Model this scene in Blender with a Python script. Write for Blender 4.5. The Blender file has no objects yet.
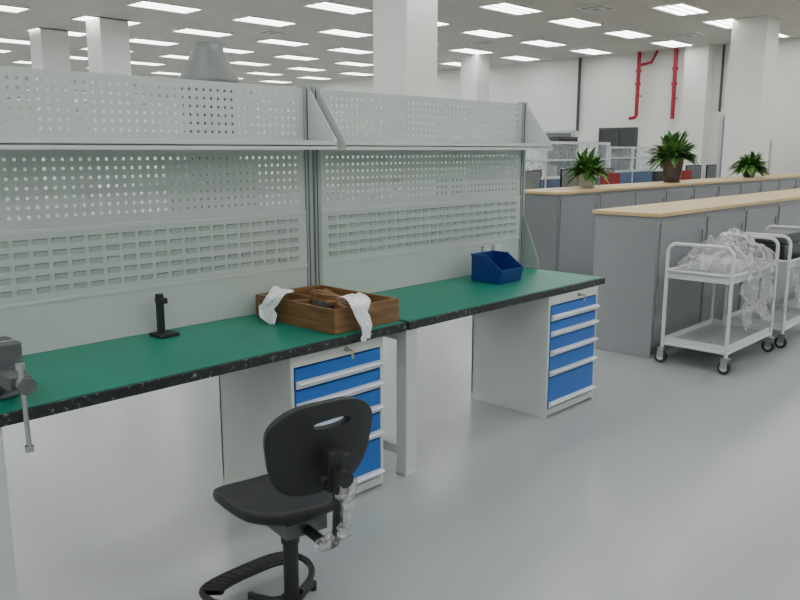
import bpy, math, random
from mathutils import Vector, Matrix, noise
random.seed(7)
R=random.random
scene=bpy.context.scene

# ------------------------------------------------------------ materials
def mat(name,col,rough=0.5,metal=0.0,var=0.0,scale=8.0,spec=0.5,bump=0.0,bscale=60.0,coat=0.0):
    m=bpy.data.materials.new(name); m.use_nodes=True
    nt=m.node_tree; b=nt.nodes['Principled BSDF']
    b.inputs['Roughness'].default_value=rough
    b.inputs['Metallic'].default_value=metal
    b.inputs['Specular IOR Level'].default_value=spec
    b.inputs['Coat Weight'].default_value=coat
    c=(col[0],col[1],col[2],1)
    b.inputs['Base Color'].default_value=c
    tc=nt.nodes.new('ShaderNodeTexCoord')
    if var>0:
        n=nt.nodes.new('ShaderNodeTexNoise'); n.inputs['Scale'].default_value=scale; n.inputs['Detail'].default_value=5
        nt.links.new(tc.outputs['Object'],n.inputs['Vector'])
        r=nt.nodes.new('ShaderNodeValToRGB')
        r.color_ramp.elements[0].position=0.3; r.color_ramp.elements[1].position=0.7
        r.color_ramp.elements[0].color=tuple(x*(1-var) for x in col)+(1,)
        r.color_ramp.elements[1].color=tuple(min(1,x*(1+var)) for x in col)+(1,)
        nt.links.new(n.outputs['Fac'],r.inputs['Fac']); nt.links.new(r.outputs['Color'],b.inputs['Base Color'])
    if bump>0:
        n=nt.nodes.new('ShaderNodeTexNoise'); n.inputs['Scale'].default_value=bscale; n.inputs['Detail'].default_value=4
        nt.links.new(tc.outputs['Object'],n.inputs['Vector'])
        bp=nt.nodes.new('ShaderNodeBump'); bp.inputs['Strength'].default_value=bump; bp.inputs['Distance'].default_value=0.01
        nt.links.new(n.outputs['Fac'],bp.inputs['Height']); nt.links.new(bp.outputs['Normal'],b.inputs['Normal'])
    return m
M={}
M['bench']=mat('bench_grey_paint',(0.47,0.525,0.50),0.42,var=0.03,scale=3)
M['benchdk']=mat('bench_upright_paint',(0.31,0.355,0.34),0.45,var=0.03)
M['cabin']=mat('cabinet_grey_paint',(0.54,0.585,0.56),0.4,var=0.03,scale=3)
M['blue']=mat('drawer_blue',(0.005,0.115,0.45),0.35,var=0.05)
M['handle']=mat('drawer_handle_alu',(0.78,0.82,0.84),0.3,metal=0.15)
M['green']=mat('bench_green_mat',(0.001,0.19,0.13),0.42,var=0.08,scale=2.5,bump=0.05,bscale=200)
M['black']=mat('black_plastic',(0.010,0.011,0.014),0.5,var=0.2,scale=10,bump=0.25,bscale=250)
M['rubber']=mat('dark_rubber',(0.03,0.03,0.032),0.6,var=0.2)
M['dkmetal']=mat('dark_metal',(0.10,0.11,0.12),0.4,metal=0.6,var=0.2,scale=20)
M['steel']=mat('steel',(0.45,0.46,0.47),0.3,metal=0.9,var=0.1)
M['vise']=mat('vise_grey_cast',(0.09,0.105,0.11),0.5,metal=0.2,var=0.25,scale=20,bump=0.2)
M['white']=mat('white_paint',(0.82,0.82,0.80),0.6,var=0.01)
M['cart']=mat('cart_white_enamel',(0.62,0.65,0.64),0.35,var=0.03)
M['frame']=mat('window_frame_grey',(0.50,0.54,0.55),0.4,var=0.03)
M['pane']=mat('window_pane_blue_grey',(0.30,0.37,0.40),0.15,var=0.15,scale=2)
M['carttray']=mat('cart_tray',(0.38,0.41,0.41),0.35,metal=0.2,var=0.08)
M['ctr']=mat('counter_grey_laminate',(0.26,0.27,0.29),0.45,var=0.04,scale=2)
M['ctr2']=mat('counter_grey_dark',(0.17,0.18,0.195),0.45,var=0.04,scale=2)
M['seam']=mat('seam_dark',(0.07,0.075,0.08),0.7)
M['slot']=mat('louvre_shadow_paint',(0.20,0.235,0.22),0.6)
M['red']=mat('red_pipe_paint',(0.36,0.008,0.03),0.4,var=0.1)
M['binblue']=mat('bin_blue',(0.004,0.03,0.20),0.35,var=0.1)
M['galv']=mat('galvanised_steel',(0.20,0.215,0.21),0.5,metal=0.3,var=0.15,scale=4)
M['leaf']=mat('leaf_green',(0.035,0.13,0.02),0.5,var=0.5,scale=30)
M['leaf2']=mat('leaf_light',(0.12,0.26,0.05),0.5,var=0.4,scale=30)
M['pot']=mat('pot_dark_ceramic',(0.07,0.05,0.05),0.3,var=0.2)
M['potw']=mat('pot_white_ceramic',(0.45,0.45,0.42),0.3,var=0.05)
M['screen']=mat('monitor_black',(0.015,0.016,0.02),0.25)
M['paper']=mat('white_tissue',(0.82,0.85,0.87),0.35,var=0.1,bump=0.5,bscale=30)
M['desk']=mat('office_desk',(0.45,0.40,0.32),0.5,var=0.05)
M['bluefab']=mat('partition_blue_fabric',(0.10,0.16,0.28),0.8,var=0.1)
M['redfab']=mat('chair_red_fabric',(0.30,0.03,0.03),0.8,var=0.1)
M['door']=mat('door_dark',(0.05,0.055,0.06),0.35,var=0.1)
M['brass']=mat('lock_metal',(0.4,0.38,0.33),0.3,metal=0.9)

def wood(name,c1,c2,sx,sy,rough=0.5):
    m=bpy.data.materials.new(name); m.use_nodes=True; nt=m.node_tree; b=nt.nodes['Principled BSDF']
    b.inputs['Roughness'].default_value=rough
    tc=nt.nodes.new('ShaderNodeTexCoord'); mp=nt.nodes.new('ShaderNodeMapping'); mp.inputs['Scale'].default_value=(sx,sx,sy)
    n=nt.nodes.new('ShaderNodeTexNoise'); n.inputs['Scale'].default_value=3; n.inputs['Detail'].default_value=6; n.inputs['Distortion'].default_value=0.4
    r=nt.nodes.new('ShaderNodeValToRGB'); r.color_ramp.elements[0].color=c1+(1,); r.color_ramp.elements[1].color=c2+(1,)
    r.color_ramp.elements[0].position=0.3; r.color_ramp.elements[1].position=0.7
    nt.links.new(tc.outputs['Object'],mp.inputs['Vector']); nt.links.new(mp.outputs['Vector'],n.inputs['Vector'])
    nt.links.new(n.outputs['Fac'],r.inputs['Fac']); nt.links.new(r.outputs['Color'],b.inputs['Base Color'])
    return m
M['oak']=wood('counter_oak_top',(0.56,0.41,0.19),(0.66,0.50,0.25),0.8,8,0.4)
M['crate']=wood('crate_brown_wood',(0.12,0.058,0.022),(0.25,0.13,0.052),1.5,16,0.55)

def edge_mat():
    m=bpy.data.materials.new('bench_black_worn_edge'); m.use_nodes=True; nt=m.node_tree; b=nt.nodes['Principled BSDF']
    b.inputs['Roughness'].default_value=0.5
    tc=nt.nodes.new('ShaderNodeTexCoord'); n=nt.nodes.new('ShaderNodeTexNoise'); n.inputs['Scale'].default_value=42; n.inputs['Detail'].default_value=7
    n.inputs['Roughness'].default_value=0.7
    r=nt.nodes.new('ShaderNodeValToRGB'); r.color_ramp.elements[0].color=(0.008,0.011,0.014,1); r.color_ramp.elements[1].color=(0.34,0.38,0.38,1)
    r.color_ramp.elements[0].position=0.57; r.color_ramp.elements[1].position=0.68
    nt.links.new(tc.outputs['Object'],n.inputs['Vector']); nt.links.new(n.outputs['Fac'],r.inputs['Fac']); nt.links.new(r.outputs['Color'],b.inputs['Base Color'])
    return m
M['edge']=edge_mat()

def film_mat(name,alpha,col,rough=.15,sc=14):
    m=bpy.data.materials.new(name); m.use_nodes=True; nt=m.node_tree
    b=nt.nodes['Principled BSDF']; out=nt.nodes['Material Output']
    b.inputs['Base Color'].default_value=col+(1,); b.inputs['Roughness'].default_value=rough; b.inputs['Specular IOR Level'].default_value=0.6
    tc=nt.nodes.new('ShaderNodeTexCoord'); n=nt.nodes.new('ShaderNodeTexNoise'); n.inputs['Scale'].default_value=sc; n.inputs['Detail'].default_value=4
    n.inputs['Distortion'].default_value=1.5
    nt.links.new(tc.outputs['Object'],n.inputs['Vector'])
    r=nt.nodes.new('ShaderNodeValToRGB'); r.color_ramp.elements[0].position=0.42; r.color_ramp.elements[1].position=0.66
    r.color_ramp.elements[0].color=(alpha*0.45,)*3+(1,); r.color_ramp.elements[1].color=(min(1,alpha*1.8),)*3+(1,)
    nt.links.new(n.outputs['Fac'],r.inputs['Fac'])
    tr=nt.nodes.new('ShaderNodeBsdfTransparent'); mx=nt.nodes.new('ShaderNodeMixShader')
    nt.links.new(r.outputs['Color'],mx.inputs['Fac']); nt.links.new(tr.outputs[0],mx.inputs[1]); nt.links.new(b.outputs[0],mx.inputs[2])
    nt.links.new(mx.outputs[0],out.inputs['Surface'])
    bp=nt.nodes.new('ShaderNodeBump'); bp.inputs['Strength'].default_value=0.4; bp.inputs['Distance'].default_value=0.02
    nt.links.new(n.outputs['Fac'],bp.inputs['Height']); nt.links.new(bp.outputs['Normal'],b.inputs['Normal'])
    return m
M['film']=film_mat('clear_plastic_film',0.40,(0.62,0.63,0.61))
M['film2']=film_mat('cart_plastic_film',0.42,(0.60,0.61,0.60),.30,8)
M['glass']=film_mat('partition_glass',0.22,(0.6,0.72,0.75))

def emis(name,col,s):
    m=bpy.data.materials.new(name); m.use_nodes=True; nt=m.node_tree; b=nt.nodes['Principled BSDF']
    b.inputs['Base Color'].default_value=(0.9,0.9,0.9,1)
    b.inputs['Emission Color'].default_value=col+(1,); b.inputs['Emission Strength'].default_value=s
    return m
M['tube']=emis('fluorescent_tube_glow',(1.0,1.0,1.0),11.5)

def floor_mat():
    m=mat('epoxy_floor',(0.335,0.365,0.36),0.25,var=0.03,scale=0.6,spec=0.55)
    nt=m.node_tree; b=nt.nodes['Principled BSDF']
    tc=nt.nodes.new('ShaderNodeTexCoord'); n=nt.nodes.new('ShaderNodeTexNoise'); n.inputs['Scale'].default_value=10; n.inputs['Detail'].default_value=3
    mr=nt.nodes.new('ShaderNodeMapRange'); mr.inputs['To Min'].default_value=0.21; mr.inputs['To Max'].default_value=0.27
    nt.links.new(tc.outputs['Object'],n.inputs['Vector']); nt.links.new(n.outputs['Fac'],mr.inputs['Value']); nt.links.new(mr.outputs['Result'],b.inputs['Roughness'])
    return m
M['floor']=floor_mat()
def ceil_mat():
    m=bpy.data.materials.new('ceiling_tiles'); m.use_nodes=True; nt=m.node_tree; b=nt.nodes['Principled BSDF']; b.inputs['Roughness'].default_value=0.9
    tc=nt.nodes.new('ShaderNodeTexCoord'); br=nt.nodes.new('ShaderNodeTexBrick')
    br.offset=0; br.inputs['Scale'].default_value=1; br.inputs['Brick Width'].default_value=0.6; br.inputs['Row Height'].default_value=0.6
    br.inputs['Mortar Size'].default_value=0.010; br.inputs['Color1'].default_value=(0.64,0.62,0.57,1); br.inputs['Color2'].default_value=(0.62,0.60,0.55,1); br.inputs['Mortar'].default_value=(0.52,0.51,0.47,1)
    nt.links.new(tc.outputs['Object'],br.inputs['Vector']); nt.links.new(br.outputs['Color'],b.inputs['Base Color'])
    return m
M['ceil']=ceil_mat()
M['wall']=mat('wall_white',(0.80,0.81,0.77),0.8,var=0.015,scale=0.5)

# ------------------------------------------------------------ mesh builder
class MB:
    def __init__(s): s.v=[];s.f=[];s.m=[];s.sm=[];s.mats=[]
    def mi(s,k):
        if k not in s.mats: s.mats.append(k)
        return s.mats.index(k)
    def add(s,vs,fs,k,smooth=False):
        o=len(s.v); s.v+= [tuple(v) for v in vs]; i=s.mi(k)
        for f in fs: s.f.append(tuple(o+a for a in f)); s.m.append(i); s.sm.append(smooth)
    def box(s,x0,y0,z0,x1,y1,z1,k,T=None):
        vs=[(x0,y0,z0),(x1,y0,z0),(x1,y1,z0),(x0,y1,z0),(x0,y0,z1),(x1,y0,z1),(x1,y1,z1),(x0,y1,z1)]
        if T: vs=[T@Vector(v) for v in vs]
        s.add(vs,[(0,3,2,1),(4,5,6,7),(0,1,5,4),(1,2,6,5),(2,3,7,6),(3,0,4,7)],k)
    def tube(s,pts,r,k,n=10,closed=False,radii=None,smooth=True):
        pts=[Vector(p) for p in pts]; N=len(pts); vs=[];fs=[]
        prev=None
        for i,p in enumerate(pts):
            if closed: d=pts[(i+1)%N]-pts[i-1]
            else: d=pts[min(i+1,N-1)]-pts[max(i-1,0)]
            d.normalize()
            if prev is None:
                a=Vector((0,0,1)) if abs(d.z)<0.9 else Vector((1,0,0))
                u=d.cross(a).normalized()
            else:
                u=(prev-d*prev.dot(d)).normalized()
            prev=u; w=d.cross(u)
            rr=radii[i] if radii else r
            for j in range(n):
                t=2*math.pi*j/n; vs.append(p+u*math.cos(t)*rr+w*math.sin(t)*rr)
        for i in range(N if closed else N-1):
            a=i*n; b=((i+1)%N)*n
            for j in range(n):
                fs.append((a+j,a+(j+1)%n,b+(j+1)%n,b+j))
        s.add(vs,fs,k,smooth)
        if not closed:
            s.add(vs[:n],[tuple(range(n))[::-1]],k); s.add(vs[-n:],[tuple(range(n))],k)
    def lathe(s,c,prof,k,n=24):
        vs=[];fs=[]
        for (r,z) in prof:
            for j in range(n):
                t=2*math.pi*j/n; vs.append((c[0]+r*math.cos(t),c[1]+r*math.sin(t),c[2]+z))
        for i in range(len(prof)-1):
            for j in range(n): fs.append((i*n+j,i*n+(j+1)%n,(i+1)*n+(j+1)%n,(i+1)*n+j))
        s.add(vs,fs,k,True)
    def prism(s,poly,y0,y1,k,axis='y'):
        n=len(poly)
        def P(a,b,t):
            return {'y':(a,t,b),'x':(t,a,b),'z':(a,b,t)}[axis]
        vs=[P(a,b,y0) for a,b in poly]+[P(a,b,y1) for a,b in poly]
        fs=[tuple(range(n)),tuple(range(2*n-1,n-1,-1))]+[(i,(i+1)%n,n+(i+1)%n,n+i) for i in range(n)]
        s.add(vs,fs,k)
    def build(s,name,parent=None,bevel=0,solid=0,sub=0,loc=None,rotz=0):
        me=bpy.data.meshes.new(name); me.from_pydata(s.v,[],s.f); 
        for k in s.mats: me.materials.append(M[k])
        me.polygons.foreach_set('material_index',s.m); me.polygons.foreach_set('use_smooth',s.sm); me.update()
        import bmesh
        bm=bmesh.new(); bm.from_mesh(me); bmesh.ops.recalc_face_normals(bm,faces=bm.faces); bm.to_mesh(me); bm.free()
        ob=bpy.data.objects.new(name,me); scene.collection.objects.link(ob)
        if parent: ob.parent=parent
        if loc: ob.location=loc
        ob.rotation_euler[2]=rotz
        if solid:
            m=ob.modifiers.new('s','SOLIDIFY'); m.thickness=solid; m.offset=0
        if bevel:
            m=ob.modifiers.new('b','BEVEL'); m.width=bevel; m.segments=2; m.limit_method='ANGLE'
        if sub:
            m=ob.modifiers.new('u','SUBSURF'); m.levels=sub; m.render_levels=sub
        return ob
def empty(name,loc=(0,0,0),rz=0):
    e=bpy.data.objects.new(name,None); e.location=loc; e.rotation_euler[2]=rz; scene.collection.objects.link(e); return e

# ------------------------------------------------------------ room
X0,X1,Y0,Y1,H=-4.5,20.1,-5.5,45.0,4.2
b=MB(); b.box(X0,Y0,-0.1,X1,Y1,0,'floor'); b.build('floor')
b=MB(); b.box(X0,Y0,H,X1,Y1,H+0.1,'ceil'); b.build('ceiling')
b=MB(); b.box(X1,Y0,0,X1+0.2,Y1,H,'wall'); b.build('wall_east')
b=MB(); b.box(X0-0.2,Y0,0,X0,Y1,H,'wall'); b.build('wall_west')
b=MB(); b.box(X0,Y1,0,X1,Y1+0.2,H,'wall'); b.build('wall_north')
b=MB(); b.box(X0,Y0-0.2,0,X1,Y0,H,'wall'); b.build('wall_south')
b=MB(); b.box(X1-0.015,Y0,0.0,X1-0.001,Y1,0.12,'ctr'); b.build('baseboard_east')

# ceiling lights
b=MB()
for i in range(-5,6):
    for j in range(-5,17):
        cx=7.9+2.2*i+0.0; cy=6.7+2.2*j
        if cx-0.6<X0 or cx+0.6>X1 or cy>Y1-0.5: continue
        z=H-0.002
        b.box(cx-.6,cy-.3,z-.03,cx+.6,cy-.28,z,'white'); b.box(cx-.6,cy+.28,z-.03,cx+.6,cy+.3,z,'white')
        b.box(cx-.6,cy-.28,z-.03,cx-.58,cy+.28,z,'white'); b.box(cx+.58,cy-.28,z-.03,cx+.6,cy+.28,z,'white')
        for k in (-.185,0,.185):
            b.box(cx-.57,cy+k-.055,z-.022,cx+.57,cy+k+.055,z-.006,'tube')
        for k in (-.0925,.0925):
            b.box(cx-.58,cy+k-.012,z-.03,cx+.58,cy+k+.012,z,'white')
b.build('fluorescent_ceiling_lights')
b=MB()
for (cx,cy) in [(9,10.1),(13.4,7.8),(11.2,14.5),(15.6,12.3),(6.8,12.3),(17.8,8.0)]:
    for q in range(4):
        a=.28-.07*q; b.box(cx-a,cy-a,H-.012-.008*q,cx+a,cy+a,H-.004-.008*q,'ctr' if q%2 else 'white')
b.build('ceiling_air_diffusers')

# columns
for (cx,cy,w) in [(7.9,7.4,.60),(7.9,15.5,.60),(7.68,17.7,.60),(17.5,13.8,.56),(16.7,6.15,.68),(16.5,24,.6),(12.0,24,.6)]:
    b=MB(); h=w/2; b.box(cx-h,cy-h,0.0,cx+h,cy+h,H-.001,'white'); b.box(cx-h-.012,cy-h-.012,0,cx+h+.012,cy+h+.012,.12,'ctr')
    b.build('structural_column',bevel=.01)
b=MB(); b.box(X1-.35,8.35,0,X1-.001,8.95,H-.001,'wall'); b.build('wall_pilaster')

# red pipes on east wall
for (py,zb) in [(10.25,2.55),(9.25,2.45)]:
    b=MB(); px=X1-.2
    pts=[(px,py,H-.01),(px,py,H-.4)]+[(px,py,zb+.3)]+[(px,py,zb)]
    b.tube(pts,.05,'red',12)
    for z in (H-.5,(H+zb)/2): b.tube([(px,py,z-.03),(px,py,z+.03)],.075,'red',12)
    if py>10:
        b.tube([(px,py,H-.35),(px,py-.35,H-.30),(px,py-.5,H-.02)],.035,'red',10)
        b.tube([(px,py,zb),(px,py+.08,zb-.04),(px,py+.2,zb-.05)],.045,'red',10)
    b.box(px,py-.03,zb+.5,X1-.001,py+.03,zb+.55,'steel')
    b.build('fire_riser_pipe')
b=MB(); b.tube([(X1-.06,12.1,H-.01),(X1-.06,12.1,2.2)],.04,'seam',10); b.tube([(X1-.06,8.1,H-.01),(X1-.06,8.1,2.6)],.03,'seam',10); b.build('wall_conduit')

def framed(name,y0,y1,z0,z1,inner,div=1,fk='frame'):
    b=MB(); x=X1-.06
    b.box(x,y0-.07,z0,X1-.001,y0,z1+.07,fk); b.box(x,y1,z0,X1-.001,y1+.07,z1+.07,fk); b.box(x,y0,z1,X1-.001,y1,z1+.07,fk)
    b.box(X1-.04,y0,z0,X1-.002,y1,z1,inner)
    for i in range(1,div):
        t=y0+(y1-y0)*i/div; b.box(x,t-.03,z0,X1-.002,t+.03,z1,fk)
    b.build(name,bevel=.004)
framed('door_1',10.35,11.35,0,2.2,'door',2,'seam')
framed('door_2',12.3,13.2,0,2.15,'ctr2')
framed('window_1',7.0,8.0,.9,2.45,'pane',1)
framed('window_2',3.9,5.2,.9,2.6,'pane',2)

# ------------------------------------------------------------ counters
def counter(name,x0,y0,x1,y1,zt,step,kx='ctr'):
    b=MB()
    b.box(x0+.02,y0+.03,.0,x1-.02,y1-.03,.08,'ctr2')
    b.box(x0,y0,.08,x1,y1,zt-.03,'ctr')
    b.box(x0-.03,y0-.03,zt-.03,x1+.03,y1+.03,zt,'oak')
    b.box(x0-.012,y0-.008,.0,x0+.012,y1+.008,zt-.03,kx)
    x=x0+step; i=0
    while x<x1-.1:
        b.box(x-.006,y0-.002,.1,x+.006,y0+.01,zt-.05,'seam')
        x+=step; i+=1
    x=x0+.03
    while x<x1-step:
        b.box(x+.02,y0-.014,.12,x+step-.05,y0,zt-.08,'ctr')
        b.box(x+step-.11,y0-.03,zt-.30,x+step-.095,y0-.014,zt-.18,'steel')
        x+=step
    return b.build(name,bevel=.003)
counter('storage_counter',5.88,2.80,14.6,3.33,1.17,.9)
ZR=1.19
counter('storage_counter',7.76,4.9,19.4,5.5,ZR,.9,'ctr2')

def partition(x0,x1,y,z=1.82):
    b=MB()
    b.box(x0,y-.02,0.0,x1,y+.02,1.15,'bluefab'); b.box(x0,y-.03,z-.05,x1,y+.03,z,'cart'); b.box(x0,y-.03,1.13,x1,y+.03,1.18,'cart')
    b.box(x0,y-.03,1.46,x1,y+.03,1.49,'cart')
    x=x0; st=(x1-x0)/max(1,round((x1-x0)/1.2))
    while x<=x1+.001:
        b.box(x-.025,y-.032,0,x+.025,y+.032,z+.0,'cart'); x+=st
    b.box(x0+.03,y-.004,1.18,x1-.03,y+.004,z-.05,'glass')
    b.build('office_glass_partition')
partition(10.2,14.8,8.2); partition(11.5,16.0,10.6); partition(17.3,19.7,6.7,1.9); partition(17.4,19.7,9.6,1.75)
def monitor(x,y,rz,z=.76):
    b=MB(); T=Matrix.Translation((x,y,z))@Matrix.Rotation(rz,4,'Z')
    b.box(-.12,-.09,0.001,.12,.09,.015,'screen',T); b.box(-.025,-.015,.015,.025,.015,.25,'screen',T)
    b.box(-.27,-.03,.2,.27,.0,.57,'screen',T)
    b.box(-.25,-.032,.22,.25,-.03,.55,'galv',T)
    b.build('computer_monitor')
for (dx,dy,l,ts) in [(10.6,7.2,4.0,(.6,1.9,3.2)),(12.0,9.4,4.0,(.6,1.9,3.2)),(17.4,7.3,2.2,(.5,1.5))]:
    b=MB(); b.box(dx,dy,.72,dx+l,dy+.75,.755,'desk')
    for x in (dx+.03,dx+l/2,dx+l-.07):
        b.box(x,dy+.03,0,x+.04,dy+.07,.72,'white'); b.box(x,dy+.68,0,x+.04,dy+.72,.72,'white'); b.box(x,dy+.07,.66,x+.04,dy+.68,.7,'white')
    b.build('office_desk')
    for t in ts: monitor(dx+t,dy+.45,.5*(R()-.5),.756)
b=MB(); x,y=17.2,10.9
b.box(x,y,0,x+.9,y+.45,2.0,'door'); b.box(x+.03,y-.012,.1,x+.44,y,1.95,'screen'); b.box(x+.46,y-.012,.1,x+.87,y,1.95,'screen'); b.box(x+.40,y-.03,1.0,x+.42,y-.012,1.2,'steel'); b.box(x+.48,y-.03,1.0,x+.50,y-.012,1.2,'steel')
b.build('filing_cabinet',bevel=.005)
def office_chair(x,y,rz,k):
    b=MB(); T=Matrix.Translation((x,y,0))@Matrix.Rotation(rz,4,'Z')
    b.box(-.24,-.24,.44,.24,.24,.52,k,T); b.box(-.22,.22,.6,.22,.29,1.3,k,T); b.box(-.03,.24,.44,.03,.28,.7,'black',T)
    b.tube([T@Vector((0,0,.08)),T@Vector((0,0,.44))],.03,'dkmetal')
    for i in range(5):
        a=i*2*math.pi/5; b.tube([T@Vector((0,0,.1)),T@Vector((.28*math.cos(a),.28*math.sin(a),.06))],.02,'black',8)
        b.tube([T@Vector((.28*math.cos(a)-.02,.28*math.sin(a),.03)),T@Vector((.28*math.cos(a)+.02,.28*math.sin(a),.03))],.03,'black',10)
    b.build('office_chair',bevel=.02)
office_chair(11.6,6.6,3.0,'redfab'); office_chair(13.2,6.6,3.3,'black'); office_chair(14.1,6.5,3.2,'redfab'); office_chair(13.0,8.9,3.2,'redfab')

# exhaust hood unit (floor standing) behind benches
b=MB(); c=(5.1,7.75,0)
b.box(4.75,7.4,0,5.45,8.1,1.5,'galv')
b.lathe(c,[(.0,1.5),(.30,1.5),(.30,2.36),(.33,2.36),(.33,2.42),(.17,2.72),(.17,2.80),(.0,2.80)],'galv',28)
b.build('exhaust_hood_unit')

# ------------------------------------------------------------ plants
def plant(x,y,z,r,h,poth,potr,pk,nl,trail=0.0):
    e=empty('potted_plant',(x,y,z))
    b=MB()
    b.lathe((0,0,0.001),[(0,0),(potr*.72,0),(potr*.8,poth*.3),(potr,poth*.95),(potr*1.08,poth*.95),(potr*1.08,poth),(potr*.92,poth),(potr*.9,poth*.88),(0,poth*.88)],pk,20)
    b.build('pot',e)
    b=MB()
    for i in range(nl):
        a=R()*2*math.pi; el=R()*1.45; L=r*(.55+.6*R()); w=.022+.022*R()
        d=Vector((math.cos(a),math.sin(a),0)); side=Vector((-d.y,d.x,0))
        p0=Vector((0,0,poth*.85))+d*potr*.4*R(); vs=[];fs=[]
        hh=(h-poth)*(.35+.6*R()); tr=trail+R()*.5
        for k in range(6):
            t=k/5
            out=L*t*(.45+.6*math.cos(el)); up=hh*(.4+1.05*math.sin(el))*t - (0.25+tr)*L*t*t*1.1
            p=p0+d*out+Vector((0,0,up))+side*(.05*math.sin(t*3+a*7)*t)
            ww=w*math.sin(math.pi*(0.06+.92*t**1.4))+.003
            vs+= [p-side*ww+Vector((0,0,ww*.4)),p,p+side*ww+Vector((0,0,ww*.4))]
        vs=[Vector((v[0],v[1],max(v[2],.01))) for v in vs]
        for k in range(5):
            o=k*3; fs+=[(o,o+1,o+4,o+3),(o+1,o+2,o+5,o+4)]
        b.add(vs,fs,'leaf' if R()<.6 else 'leaf2',True)
    b.build('foliage',e)
plant(8.9,5.2,ZR+.001,.26,.50,.18,.12,'potw',230,.1)
plant(11.3,5.2,ZR+.001,.33,.82,.38,.16,'pot',270,.05)
plant(14.35,5.2,ZR+.001,.30,.50,.18,.12,'pot',230,.1)

# ------------------------------------------------------------ workbenches
FY,BY,ZT=2.595,3.34,.82
PY=3.30
def peg(b,x0,x1,z0,z1,y,k,pitch=.0385,hole=.0125,mx=.03):
    nx=int((x1-x0-2*mx)/pitch); nz=int((z1-z0-2*.018)/pitch)
    ox=x0+((x1-x0)-(nx-1)*pitch)/2; oz=z0+((z1-z0)-(nz-1)*pitch)/2
    xs=[x0]; zs=[z0]
    for i in range(nx): xs+=[ox+i*pitch-hole/2,ox+i*pitch+hole/2]
    for i in range(nz): zs+=[oz+i*pitch-hole/2,oz+i*pitch+hole/2]
    xs.append(x1); zs.append(z1)
    W=len(xs); vs=[(x,y,z) for z in zs for x in xs]; fs=[]
    for j in range(len(zs)-1):
        for i in range(W-1):
            if i%2==1 and j%2==1: continue
            fs.append((j*W+i,j*W+i+1,(j+1)*W+i+1,(j+1)*W+i))
    b.add(vs,fs,k)
def workbench(x0,x1,gus,xt):
    e=empty('workbench')
    b=MB()
    b.box(x0,FY,ZT-.044,xt,BY,ZT-.004,'edge')
    b.box(x0+.008,FY+.012,ZT-.004,xt-.008,BY-.002,ZT,'green')
    b.build('worktop',e,bevel=.002)
    b=MB()
    w=.08
    def leg(x,y):
        b.box(x,y,0.012,x+w,y+.07,ZT-.044,'cabin'); b.box(x-.003,y-.003,0,x+w+.003,y+.073,.012,'cabin')
    x=x0+.002
    leg(x,FY+.02); leg(x,BY-.10); leg(x1-.10,BY-.10)
    b.box(x+.01,FY+.09,ZT-.11,x+w-.01,BY-.10,ZT-.05,'cabin'); b.box(x+.01,FY+.09,.10,x+w-.01,BY-.10,.15,'cabin')
    b.box(x0+.10,BY-.09,ZT-.12,x1-.10,BY-.05,ZT-.05,'cabin')
    b.build('frame_legs',e,bevel=.003)
    b=MB()
    for x in (x0,x1-.045):
        b.box(x,PY-.012,ZT,x+.045,PY+.05,1.985,'benchdk')
        b.box(x+.012,PY-.016,ZT+.02,x+.018,PY-.012,1.97,'seam')
    b.box(x0+.045,PY+.02,1.945,x1-.045,PY+.04,1.975,'bench')
    b.build('back_uprights',e,bevel=.002)
    px0,px1=x0+.046,x1-.046
    b=MB()
    peg(b,px0,px1,1.70,1.97,PY,'bench'); peg(b,px0,px1,1.335,1.665,PY,'bench')
    b.build('perforated_panels',e,solid=.002)
    b=MB()
    for (za,zb) in ((1.665,1.70),):
        b.box(px0,PY-.004,za,px1,PY+.01,zb,'bench')
    b.box(px0,PY-.006,1.045,px1,PY+.004,1.32,'bench')
    pit=.078
    nx=int((px1-px0-.06)/pit)
    ox=px0+((px1-px0)-(nx-1)*pit)/2
    for i in range(nx):
        for j in range(5):
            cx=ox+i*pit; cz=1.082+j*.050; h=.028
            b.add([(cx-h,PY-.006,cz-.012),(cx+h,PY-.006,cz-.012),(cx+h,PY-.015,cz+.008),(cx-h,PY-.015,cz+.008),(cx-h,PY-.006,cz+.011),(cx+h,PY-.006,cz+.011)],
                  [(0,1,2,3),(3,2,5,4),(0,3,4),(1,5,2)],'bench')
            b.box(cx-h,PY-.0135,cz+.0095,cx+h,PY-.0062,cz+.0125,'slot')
    b.box(px0,PY-.003,ZT+.002,px1,PY+.006,1.03,'bench')
    b.box(px0,PY-.009,1.32,px1,PY-.002,1.334,'cabin'); b.box(px0,PY-.009,1.03,px1,PY-.002,1.044,'cabin')
    b.build('louvre_panel',e)
    b=MB(); sy=PY-.235
    b.box(px0-.02,sy,1.672,px1+.02,PY-.012,1.678,'cabin'); b.box(px0-.02,sy,1.655,px1+.02,sy+.006,1.70,'cabin')
    for x in (px0-.024,px1+.018):
        b.prism([(sy,1.655),(PY-.012,1.655),(PY-.012,1.955),(PY-.04,1.955),(sy,1.70)],x,x+.006,'cabin','x')
    b.build('shelf',e)
    if gus:
        b=MB()
        for x in (x1-.010,):
            b.prism([(PY-.012,ZT+.002),(PY-.15,ZT+.002),(PY-.15,ZT+.06),(PY-.012,ZT+.38)],x,x+.006,'benchdk','x')
        b.build('gusset',e)
    return e
workbench(.80,2.785,False,2.785); workbench(2.80,4.77,True,4.73)

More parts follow.
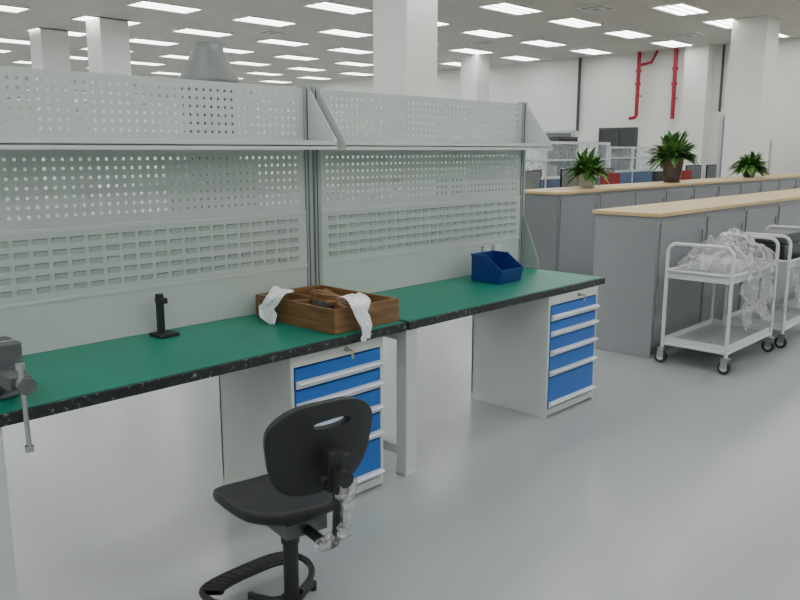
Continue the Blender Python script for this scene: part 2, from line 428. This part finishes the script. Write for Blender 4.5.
def cabinet(x0,x1,hs,y0):
    b=MB(); y1=3.19; z1=.772
    b.box(x0+.02,y0+.03,0,x1-.02,y1-.02,.05,'cabin')
    b.box(x0,y0,.0,x0+.018,y1,z1,'cabin'); b.box(x1-.018,y0,.0,x1,y1,z1,'cabin')
    b.box(x0,y1-.015,.05,x1,y1,z1,'cabin'); b.box(x0+.018,y0,z1-.055,x1-.018,y1-.015,z1,'cabin')
    b.box(x0+.018,y0,.01,x1-.018,y1-.015,.05,'cabin'); b.box(x0+.018,y0+.03,.05,x1-.018,y0+.04,z1-.05,'seam')
    z=z1-.06
    tot=z-.055; s=tot/sum(hs)
    for h in hs:
        h*=s
        b.box(x0+.022,y0-.004,z-h+.004,x1-.022,y0+.028,z-.003,'blue')
        zz=z-h+.044
        b.prism([(y0-.004,zz),(y0-.034,zz-.004),(y0-.036,zz-.012),(y0-.016,zz-.028),(y0-.012,zz-.036),(y0-.004,zz-.036)],x0+.024,x1-.024,'handle','x')
        z-=h
    b.tube([(x1-.24,y0+.002,z1-.026),(x1-.24,y0-.012,z1-.026)],.012,'brass',12)
    b.box(x1-.243,y0-.04,z1-.03,x1-.237,y0-.012,z1-.022,'brass')
    b.box(x1-.248,y0-.045,z1-.065,x1-.232,y0-.040,z1-.02,'brass')
    return b.build('drawer_cabinet',bevel=.002)
cabinet(2.08,2.65,[.1,.1,.12,.13,.2],2.63); cabinet(4.06,4.64,[.1,.1,.12,.13,.2],2.597)

# wooden crate with tissue
b=MB(); x0,x1,y0,y1,z0=2.35,2.775,2.64,3.24,ZT+.001; hh=.115
b.box(x0,y0,z0,x1,y1,z0+.012,'crate')
for (a,bb,c,d) in [(x0,y0,x1,y0+.02),(x0,y1-.02,x1,y1),(x0,y0+.02,x0+.02,y1-.02),(x1-.02,y0+.02,x1,y1-.02)]:
    b.box(a,bb,z0+.012,c,d,z0+hh,'crate')
for (a,c) in [(x0+.02,y0+.02),(x1-.04,y0+.02),(x0+.02,y1-.04),(x1-.04,y1-.04)]:
    b.box(a,c,z0+.012,a+.02,c+.02,z0+hh-.005,'crate')
b.box(x0+.2,y0+.02,z0+.012,x0+.215,y1-.02,z0+.10,'crate')
for i in range(16):
    cx=x0+.06+R()*(.30); cy=y0+.08+R()*.42; s=.02+.03*R()
    T=Matrix.Translation((cx,cy,z0+.06+.035*R()))@Matrix.Rotation(R()*3,4,'Z')@Matrix.Rotation(R()*.6,4,'X')
    b.box(-s,-s*1.4,-s*.5,s,s*1.4,s*.5,['crate','dkmetal','crate','crate'][i%4],T)
b.build('wooden_crate',bevel=.002)
def tissue(name,c,w,l,seed):
    b=MB(); vs=[];fs=[];n=16;m=9
    for i in range(n):
        for j in range(m):
            u=i/(n-1); v=j/(m-1)-.5
            p=Vector(c)+Vector((v*w*(1.2-.75*u)+.02*math.sin(u*8+seed),0,0))
            drop=u*l
            if u<.3: p+=Vector((0,.06*(.3-u)/.3*1.5,.01-.02*u))
            else: p+=Vector((0,-.012-.03*abs(math.sin(v*14+u*3)),-(drop-.3*l)))
            nn=noise.noise_vector(Vector((u*6+seed,v*7,seed)))*.024
            nn.y=-abs(nn.y)
            p+=nn; 
            vs.append(p)
    for i in range(n-1):
        for j in range(m-1): fs.append((i*m+j,i*m+j+1,(i+1)*m+j+1,(i+1)*m+j))
    b.add(vs,fs,'paper',True); return b.build(name,sub=1,solid=.001)
tissue('tissue_paper',(2.47,2.612,ZT+.155),.12,.27,1.3)
o=tissue('tissue_paper',(0,0,0),.12,.20,5.1); o.location=(2.320,3.04,ZT+.150); o.rotation_euler[2]=-1.45

# blue storage bin
b=MB(); x0,x1,y0,y1,z0=3.99,4.23,2.93,3.15,ZT+.001
t=.006
b.box(x0,y0,z0,x1,y1,z0+t,'binblue')
side=[(y0,z0),(y1,z0),(y1,z0+.17),(y0+.10,z0+.17),(y0-.02,z0+.09)]
b.prism(side,x0,x0+t,'binblue','x'); b.prism(side,x1-t,x1,'binblue','x')
b.box(x0,y1-t,z0,x1,y1,z0+.17,'binblue')
b.prism([(y0,z0),(y0+t,z0),(y0-.02+t,z0+.09),(y0-.02,z0+.09)],x0,x1,'binblue','x')
b.box(x0-.005,y1-.01,z0+.165,x1+.005,y1+.004,z0+.178,'binblue')
b.box(x0-.005,y0+.1,z0+.166,x0+.008,y1,z0+.175,'binblue'); b.box(x1-.008,y0+.1,z0+.166,x1+.005,y1,z0+.175,'binblue')
b.build('storage_bin',bevel=.002)
b=MB()
for x in (4.28,4.40): 
    b.box(x,PY-.03,.95,x+.085,PY-.0045,1.01,'cabin'); b.box(x+.025,PY-.032,.965,x+.06,PY-.03,.995,'cart')
b.build('power_socket',bevel=.003)
b=MB(); b.box(1.0,PY-.03,.90,1.10,PY-.0045,.98,'white'); b.box(1.025,PY-.032,.925,1.075,PY-.03,.955,'ctr'); b.build('power_socket',bevel=.003)

# black stand on bench 1
b=MB(); X,Y=1.81,3.20
b.box(X-.05,Y-.05,ZT+.001,X+.05,Y+.05,ZT+.014,'black'); b.box(X-.012,Y+.02,ZT+.014,X+.018,Y+.045,ZT+.19,'black')
b.box(X-.015,Y-.02,ZT+.15,X+.015,Y+.045,ZT+.175,'black'); b.build('tool_stand',bevel=.003)

# bench vise
e=empty('bench_vise',(.94,2.82,ZT+.001))
b=MB()
b.lathe((0,0,0),[(0,0),(.085,0),(.085,.018),(.06,.03),(.055,.06),(0,.06)],'vise',24)
b.box(-.05,-.10,.055,.05,.13,.135,'vise'); b.box(-.065,-.03,.13,.065,.03,.195,'vise'); b.box(-.06,.03,.13,.06,.10,.165,'vise')
b.box(-.067,-.045,.155,.067,-.03,.193,'steel')
b.build('body',e,bevel=.006)
b=MB()
b.box(-.035,-.24,.068,.035,-.10,.115,'vise'); b.box(-.062,-.11,.06,.062,-.06,.195,'vise'); b.box(-.065,-.06,.155,.065,-.05,.193,'steel')
b.build('moving_jaw',e,bevel=.006)
b=MB()
b.tube([(0,-.23,.09),(0,-.29,.09)],.022,'steel',16); b.tube([(0,-.285,.09),(0,-.295,.09)],.028,'vise',16)
b.tube([(-.01,-.275,.15),(-.005,-.275,-.11)],.008,'steel',10)
b.tube([(-.01,-.275,.145),(-.01,-.275,.165)],.014,'steel',10); b.tube([(-.005,-.275,-.11),(-.005,-.275,-.13)],.014,'steel',10)
b.build('screw_handle',e)

# ------------------------------------------------------------ chair
CA=-9
ch=empty('swivel_work_chair',(1.60,2.05,0),math.radians(CA))
def outline_seat(t):
    c,s=math.cos(t),math.sin(t); n=2.9
    r=(abs(c)**n+abs(s)**n)**(-1/n)
    return c*r,s*r
b=MB(); N=56; vs=[];fs=[]
prof=[(0.05,0,0),(.3,0,0),(.55,0,0),(.75,0,0),(.88,0,0),(.95,0,0),(.99,0,-.006),(1.0,0,-.018),(.985,0,-.034),(.93,0,-.046),(.8,0,-.052),(.4,0,-.055),(.05,0,-.055)]
for (s,_,dz) in prof:
    for j in range(N):
        x,y=outline_seat(2*math.pi*j/N); X=x*s*.215; Y=y*s*.218+.04
        fr=max(0,(Y-.08)/.15); 
        z=.485+dz+(-.012*(1-s*s) if dz>-.03 else 0)-.022*fr*fr+.018*(abs(X)/.225)**2*s+.015*max(0,-(Y+.05)/.15)
        vs.append((X*(1+.06*Y/.2),Y,z))
for i in range(len(prof)-1):
    for j in range(N): fs.append((i*N+j,i*N+(j+1)%N,(i+1)*N+(j+1)%N,(i+1)*N+j))
fs.append(tuple(range(N))); fs.append(tuple(range((len(prof)-1)*N,len(prof)*N))[::-1])
b.add(vs,fs,'black',True); b.build('seat',ch)
b=MB(); vs=[];fs=[]; K=10
zc=.805
for k in range(K+1):
    s=(k/K)
    for j in range(N):
        t=2*math.pi*j/N; c,sn=math.cos(t),math.sin(t)
        hx=.022+.055*c*(1+.25*abs(c)); hz=.015*(1 if sn>0 else -1)*abs(sn)**.6
        n=3.0; r=(abs(c)**n+abs(sn)**n)**(-1/n)
        ox=.203*c*r; oz=-.084+.155*sn*r
        oxx=ox*(1-.16*(-(oz)/.22 if oz<0 else 0)-.08*max(0,oz)/.08)
        x=hx+(oxx-hx)*s; z=hz+(oz-hz)*s
        Z=zc+z
        y=-.235-.16*(z+.07)*1.0+.9*x*x+.55*(z+.09)**2
        vs.append((x,y,Z))
for k in range(K):
    for j in range(N): fs.append((k*N+j,k*N+(j+1)%N,(k+1)*N+(j+1)%N,(k+1)*N+j))
b.add(vs,fs,'black',True)
o=b.build('backrest',ch,solid=.032,bevel=.010)
b=MB()
b.box(-.08,-.12,.375,.08,.10,.428,'dkmetal'); b.tube([(.06,0,.395),(.17,.02,.385)],.007,'dkmetal',8); b.tube([(.16,.02,.385),(.21,.03,.38)],.012,'black',10)
b.build('mechanism',ch,bevel=.006)
b=MB()
pts=[(0,-.08,.395),(0,-.22,.39)]+[(0,-.22-.09*math.sin(a),.39+.09-.09*math.cos(a)) for a in [.3,.6,.9,1.2,1.5]]+[(0,-.315,.56),(0,-.305,.68)]
b.tube(pts,.018,'black',10); b.box(-.028,-.31,.60,.028,-.262,.73,'black')
b.tube([(0,-.30,.65),(0,-.345,.655)],.011,'steel',10); b.tube([(0,-.335,.655),(0,-.365,.655)],.026,'black',12)
b.tube([(.025,-.29,.70),(.055,-.29,.70)],.014,'black',10); b.tube([(-.025,-.29,.64),(-.05,-.29,.64)],.014,'black',10)
b.build('back_support',ch,bevel=.003)
b=MB(); vs=[];fs=[];n=22;m=18
for i in range(n):
    u=i/(n-1)
    P=Vector((0.03,-.325,.64)).lerp(Vector((.01,-.315,.46)),min(1,u*1.4)) if u<.7 else Vector((.01,-.315,.46)).lerp(Vector((-.01,-.24,.385)),(u-.7)/.3)
    for j in range(m):
        t=2*math.pi*j/m; rr=.026+.006*math.sin(u*9)+.016*noise.noise(Vector((math.cos(t)*2,math.sin(t)*2,u*12)))+(.006 if u>.75 else 0)
        vs.append(P+Vector((math.cos(t)*rr*1.1,math.sin(t)*rr,0)))
for i in range(n-1):
    for j in range(m): fs.append((i*m+j,i*m+(j+1)%m,(i+1)*m+(j+1)%m,(i+1)*m+j))
b.add(vs,fs,'film',False); b.build('plastic_wrap',ch)
b=MB()
b.tube([(0,0,.375),(0,0,.25)],.016,'steel',14); b.tube([(0,0,.31),(0,0,.05)],.027,'black',18); b.tube([(0,0,.35),(0,0,.30)],.033,'black',18); b.tube([(0,0,.09),(0,0,.03)],.04,'black',18)
rz=math.radians(-CA)
for a in (100,172,244,316,28):
    a=math.radians(a)+rz; q=.2
    b.tube([(0,0,.05),(.1*math.cos(a),.1*math.sin(a),.04),(q*math.cos(a),q*math.sin(a),.028)],.02,'black',8,radii=[.02,.013,.010])
    b.tube([(q*math.cos(a),q*math.sin(a),.034),(q*math.cos(a),q*math.sin(a),.0)],.014,'black',10)
b.build('gas_lift_and_base',ch)
def loc(o):
    c,s=math.cos(rz),math.sin(rz); return (o[0]*c-o[1]*s,o[0]*s+o[1]*c)
ctrl=[(.03,-.01),(.11,.03),(.165,.09),(.185,.16),(.17,.225),(.11,.262),(0,.272),(-.12,.272),(-.20,.255),(-.225,.20),(-.20,.11),(-.05,.0)]
def cr(P,n=6):
    out=[]
    for i in range(len(P)-1):
        p0=P[max(i-1,0)];p1=P[i];p2=P[i+1];p3=P[min(i+2,len(P)-1)]
        for k in range(n):
            t=k/n
            out.append(tuple(.5*((2*p1[q])+(-p0[q]+p2[q])*t+(2*p0[q]-5*p1[q]+4*p2[q]-p3[q])*t*t+(-p0[q]+3*p1[q]-3*p2[q]+p3[q])*t**3) for q in (0,1)))
    out.append(P[-1]); return out
path=cr(ctrl)
b=MB(); zf=.10
b.tube([(*loc(p),zf) for p in path],.0125,'black',8)
inner=[(p[0]*.78,p[1]*.78) for p in path]
vs=[(*loc(p),zf+.010) for p in path]+[(*loc(p),zf+.010) for p in inner]
L=len(path); rng=range(24,L-16)
b.add(vs,[(i,i+1,L+i+1,L+i) for i in rng],'rubber'); b.add([(v[0],v[1],v[2]-.018) for v in vs],[(i,i+1,L+i+1,L+i) for i in rng],'black')
b.tube([(*loc(inner[i]),zf) for i in rng],.009,'black',8)
for i in rng:
    if i%2==0:
        p=path[i];q=inner[i]; b.tube([(*loc(p),zf+.011),(*loc(q),zf+.011)],.003,'rubber',5)
b.build('footrest',ch)

# ------------------------------------------------------------ carts
def cart(x0,y0,l,w,seed,stuff=False):
    e=empty('platform_trolley',(x0,y0,0))
    b=MB(); r=.0145
    for x in (0,l):
        rr=.07
        pts=[(x,0,.13),(x,0,.5)]+[(x,rr-rr*math.cos(a),.88+rr*math.sin(a)) for a in [i*math.pi/12 for i in range(7)]]
        pts+=[(x,w-rr+rr*math.sin(a),.88+rr*math.cos(a)) for a in [i*math.pi/12 for i in range(7)]]+[(x,w,.5),(x,w,.13)]
        b.tube(pts,r,'cart',10)
        b.tube([(x,0,.74),(x,w,.74)],r*.8,'cart',8); b.tube([(x,0,.16),(x,w,.16)],r*.8,'cart',8)
    for y in (0,w):
        b.tube([(0,y,.16),(l,y,.16)],r*.9,'cart',8); b.tube([(0,y,.74),(l,y,.74)],r*.8,'cart',8)
    b.build('frame',e)
    b=MB()
    for z in (.17,.70):
        b.box(.01,.01,z,l-.01,w-.01,z+.006,'carttray')
        for (a,c,d,f) in [(.008,.008,l-.008,.014),(.008,w-.014,l-.008,w-.008),(.008,.014,.014,w-.014),(l-.014,.014,l-.008,w-.014)]:
            b.box(a,c,z-.02,d,f,z+.045,'cart')
    b.build('trays',e)
    b=MB()
    for x in (0,l):
        for y in (0,w):
            b.box(x-.03,y-.03,.122,x+.03,y+.03,.13,'steel')
            b.box(x-.022,y-.02,.05,x-.016,y+.03,.122,'steel'); b.box(x+.016,y-.02,.05,x+.022,y+.03,.122,'steel')
            b.tube([(x-.014,y+.008,.051),(x+.014,y+.008,.051)],.050,'rubber',20)
            b.tube([(x-.0155,y+.008,.051),(x+.0155,y+.008,.051)],.028,'cart',14)
    b.build('casters',e)
    b=MB()
    if not stuff:
        vs=[];fs=[];n=44;m=30
        for i in range(n):
            for j in range(m):
                u=i/(n-1); v=j/(m-1)
                nz=noise.noise_vector(Vector((u*5+seed,v*4,seed)))
                n2=noise.noise_vector(Vector((u*13+seed,v*9,seed+3)))
                env=(math.sin(math.pi*u)**.4)*(math.sin(math.pi*v)**.4)
                ztop=.75+env*(.19+.09*nz.z+.05*n2.z+.08*u)
                vs.append((.14+u*(l-.10)+nz.x*.03,.0+v*(w)+nz.y*.03,ztop))
        for i in range(n-1):
            for j in range(m-1): fs.append((i*m+j,i*m+j+1,(i+1)*m+j+1,(i+1)*m+j))
        b.add(vs,fs,'film2',True)
    vs=[];fs=[];n=34;m=24
    for i in range(n):
        for j in range(m):
            u=i/(n-1); v=j/(m-1)
            nz=noise.noise_vector(Vector((u*4+seed,v*3,seed+9)))
            n2=noise.noise_vector(Vector((u*12+seed,v*6,seed+5)))
            top=.80; bot=.26+.16*abs(math.sin(u*5+seed))*(1-u*.6)
            vs.append((.22+u*(l-.25)+nz.x*.04,-.03+nz.y*.05+n2.y*.02+.04*math.sin(v*3),top+(bot-top)*v+nz.z*.04))
    for i in range(n-1):
        for j in range(m-1): fs.append((i*m+j,i*m+j+1,(i+1)*m+j+1,(i+1)*m+j))
    b.add(vs,fs,'film2',True)
    b.build('plastic_film',e)
    if stuff:
        b=MB(); b.box(.12,.08,.708,.75,.40,.86,'screen'); b.box(.2,.1,.86,.6,.36,.95,'dkmetal'); b.build('equipment_boxes',e,bevel=.01)
    return e
cart(5.82,2.17,.93,.50,2.2); cart(6.96,2.14,.86,.50,8.4,True)

# ------------------------------------------------------------ world, camera
w=bpy.data.worlds.new('World'); scene.world=w; w.use_nodes=True
w.node_tree.nodes['Background'].inputs[0].default_value=(.8,.85,.9,1); w.node_tree.nodes['Background'].inputs[1].default_value=.4
cam=bpy.data.cameras.new('camera'); co=bpy.data.objects.new('camera',cam); scene.collection.objects.link(co)
cam.sensor_width=36; cam.lens=36*790/800; cam.clip_end=200; cam.clip_start=.05
yaw=math.radians(43.5); pitch=math.radians(10.7)
d=Vector((math.cos(yaw)*math.cos(pitch),math.sin(yaw)*math.cos(pitch),-math.sin(pitch)))
co.location=(0,0,1.65); co.rotation_euler=d.to_track_quat('-Z','Y').to_euler()
scene.camera=co
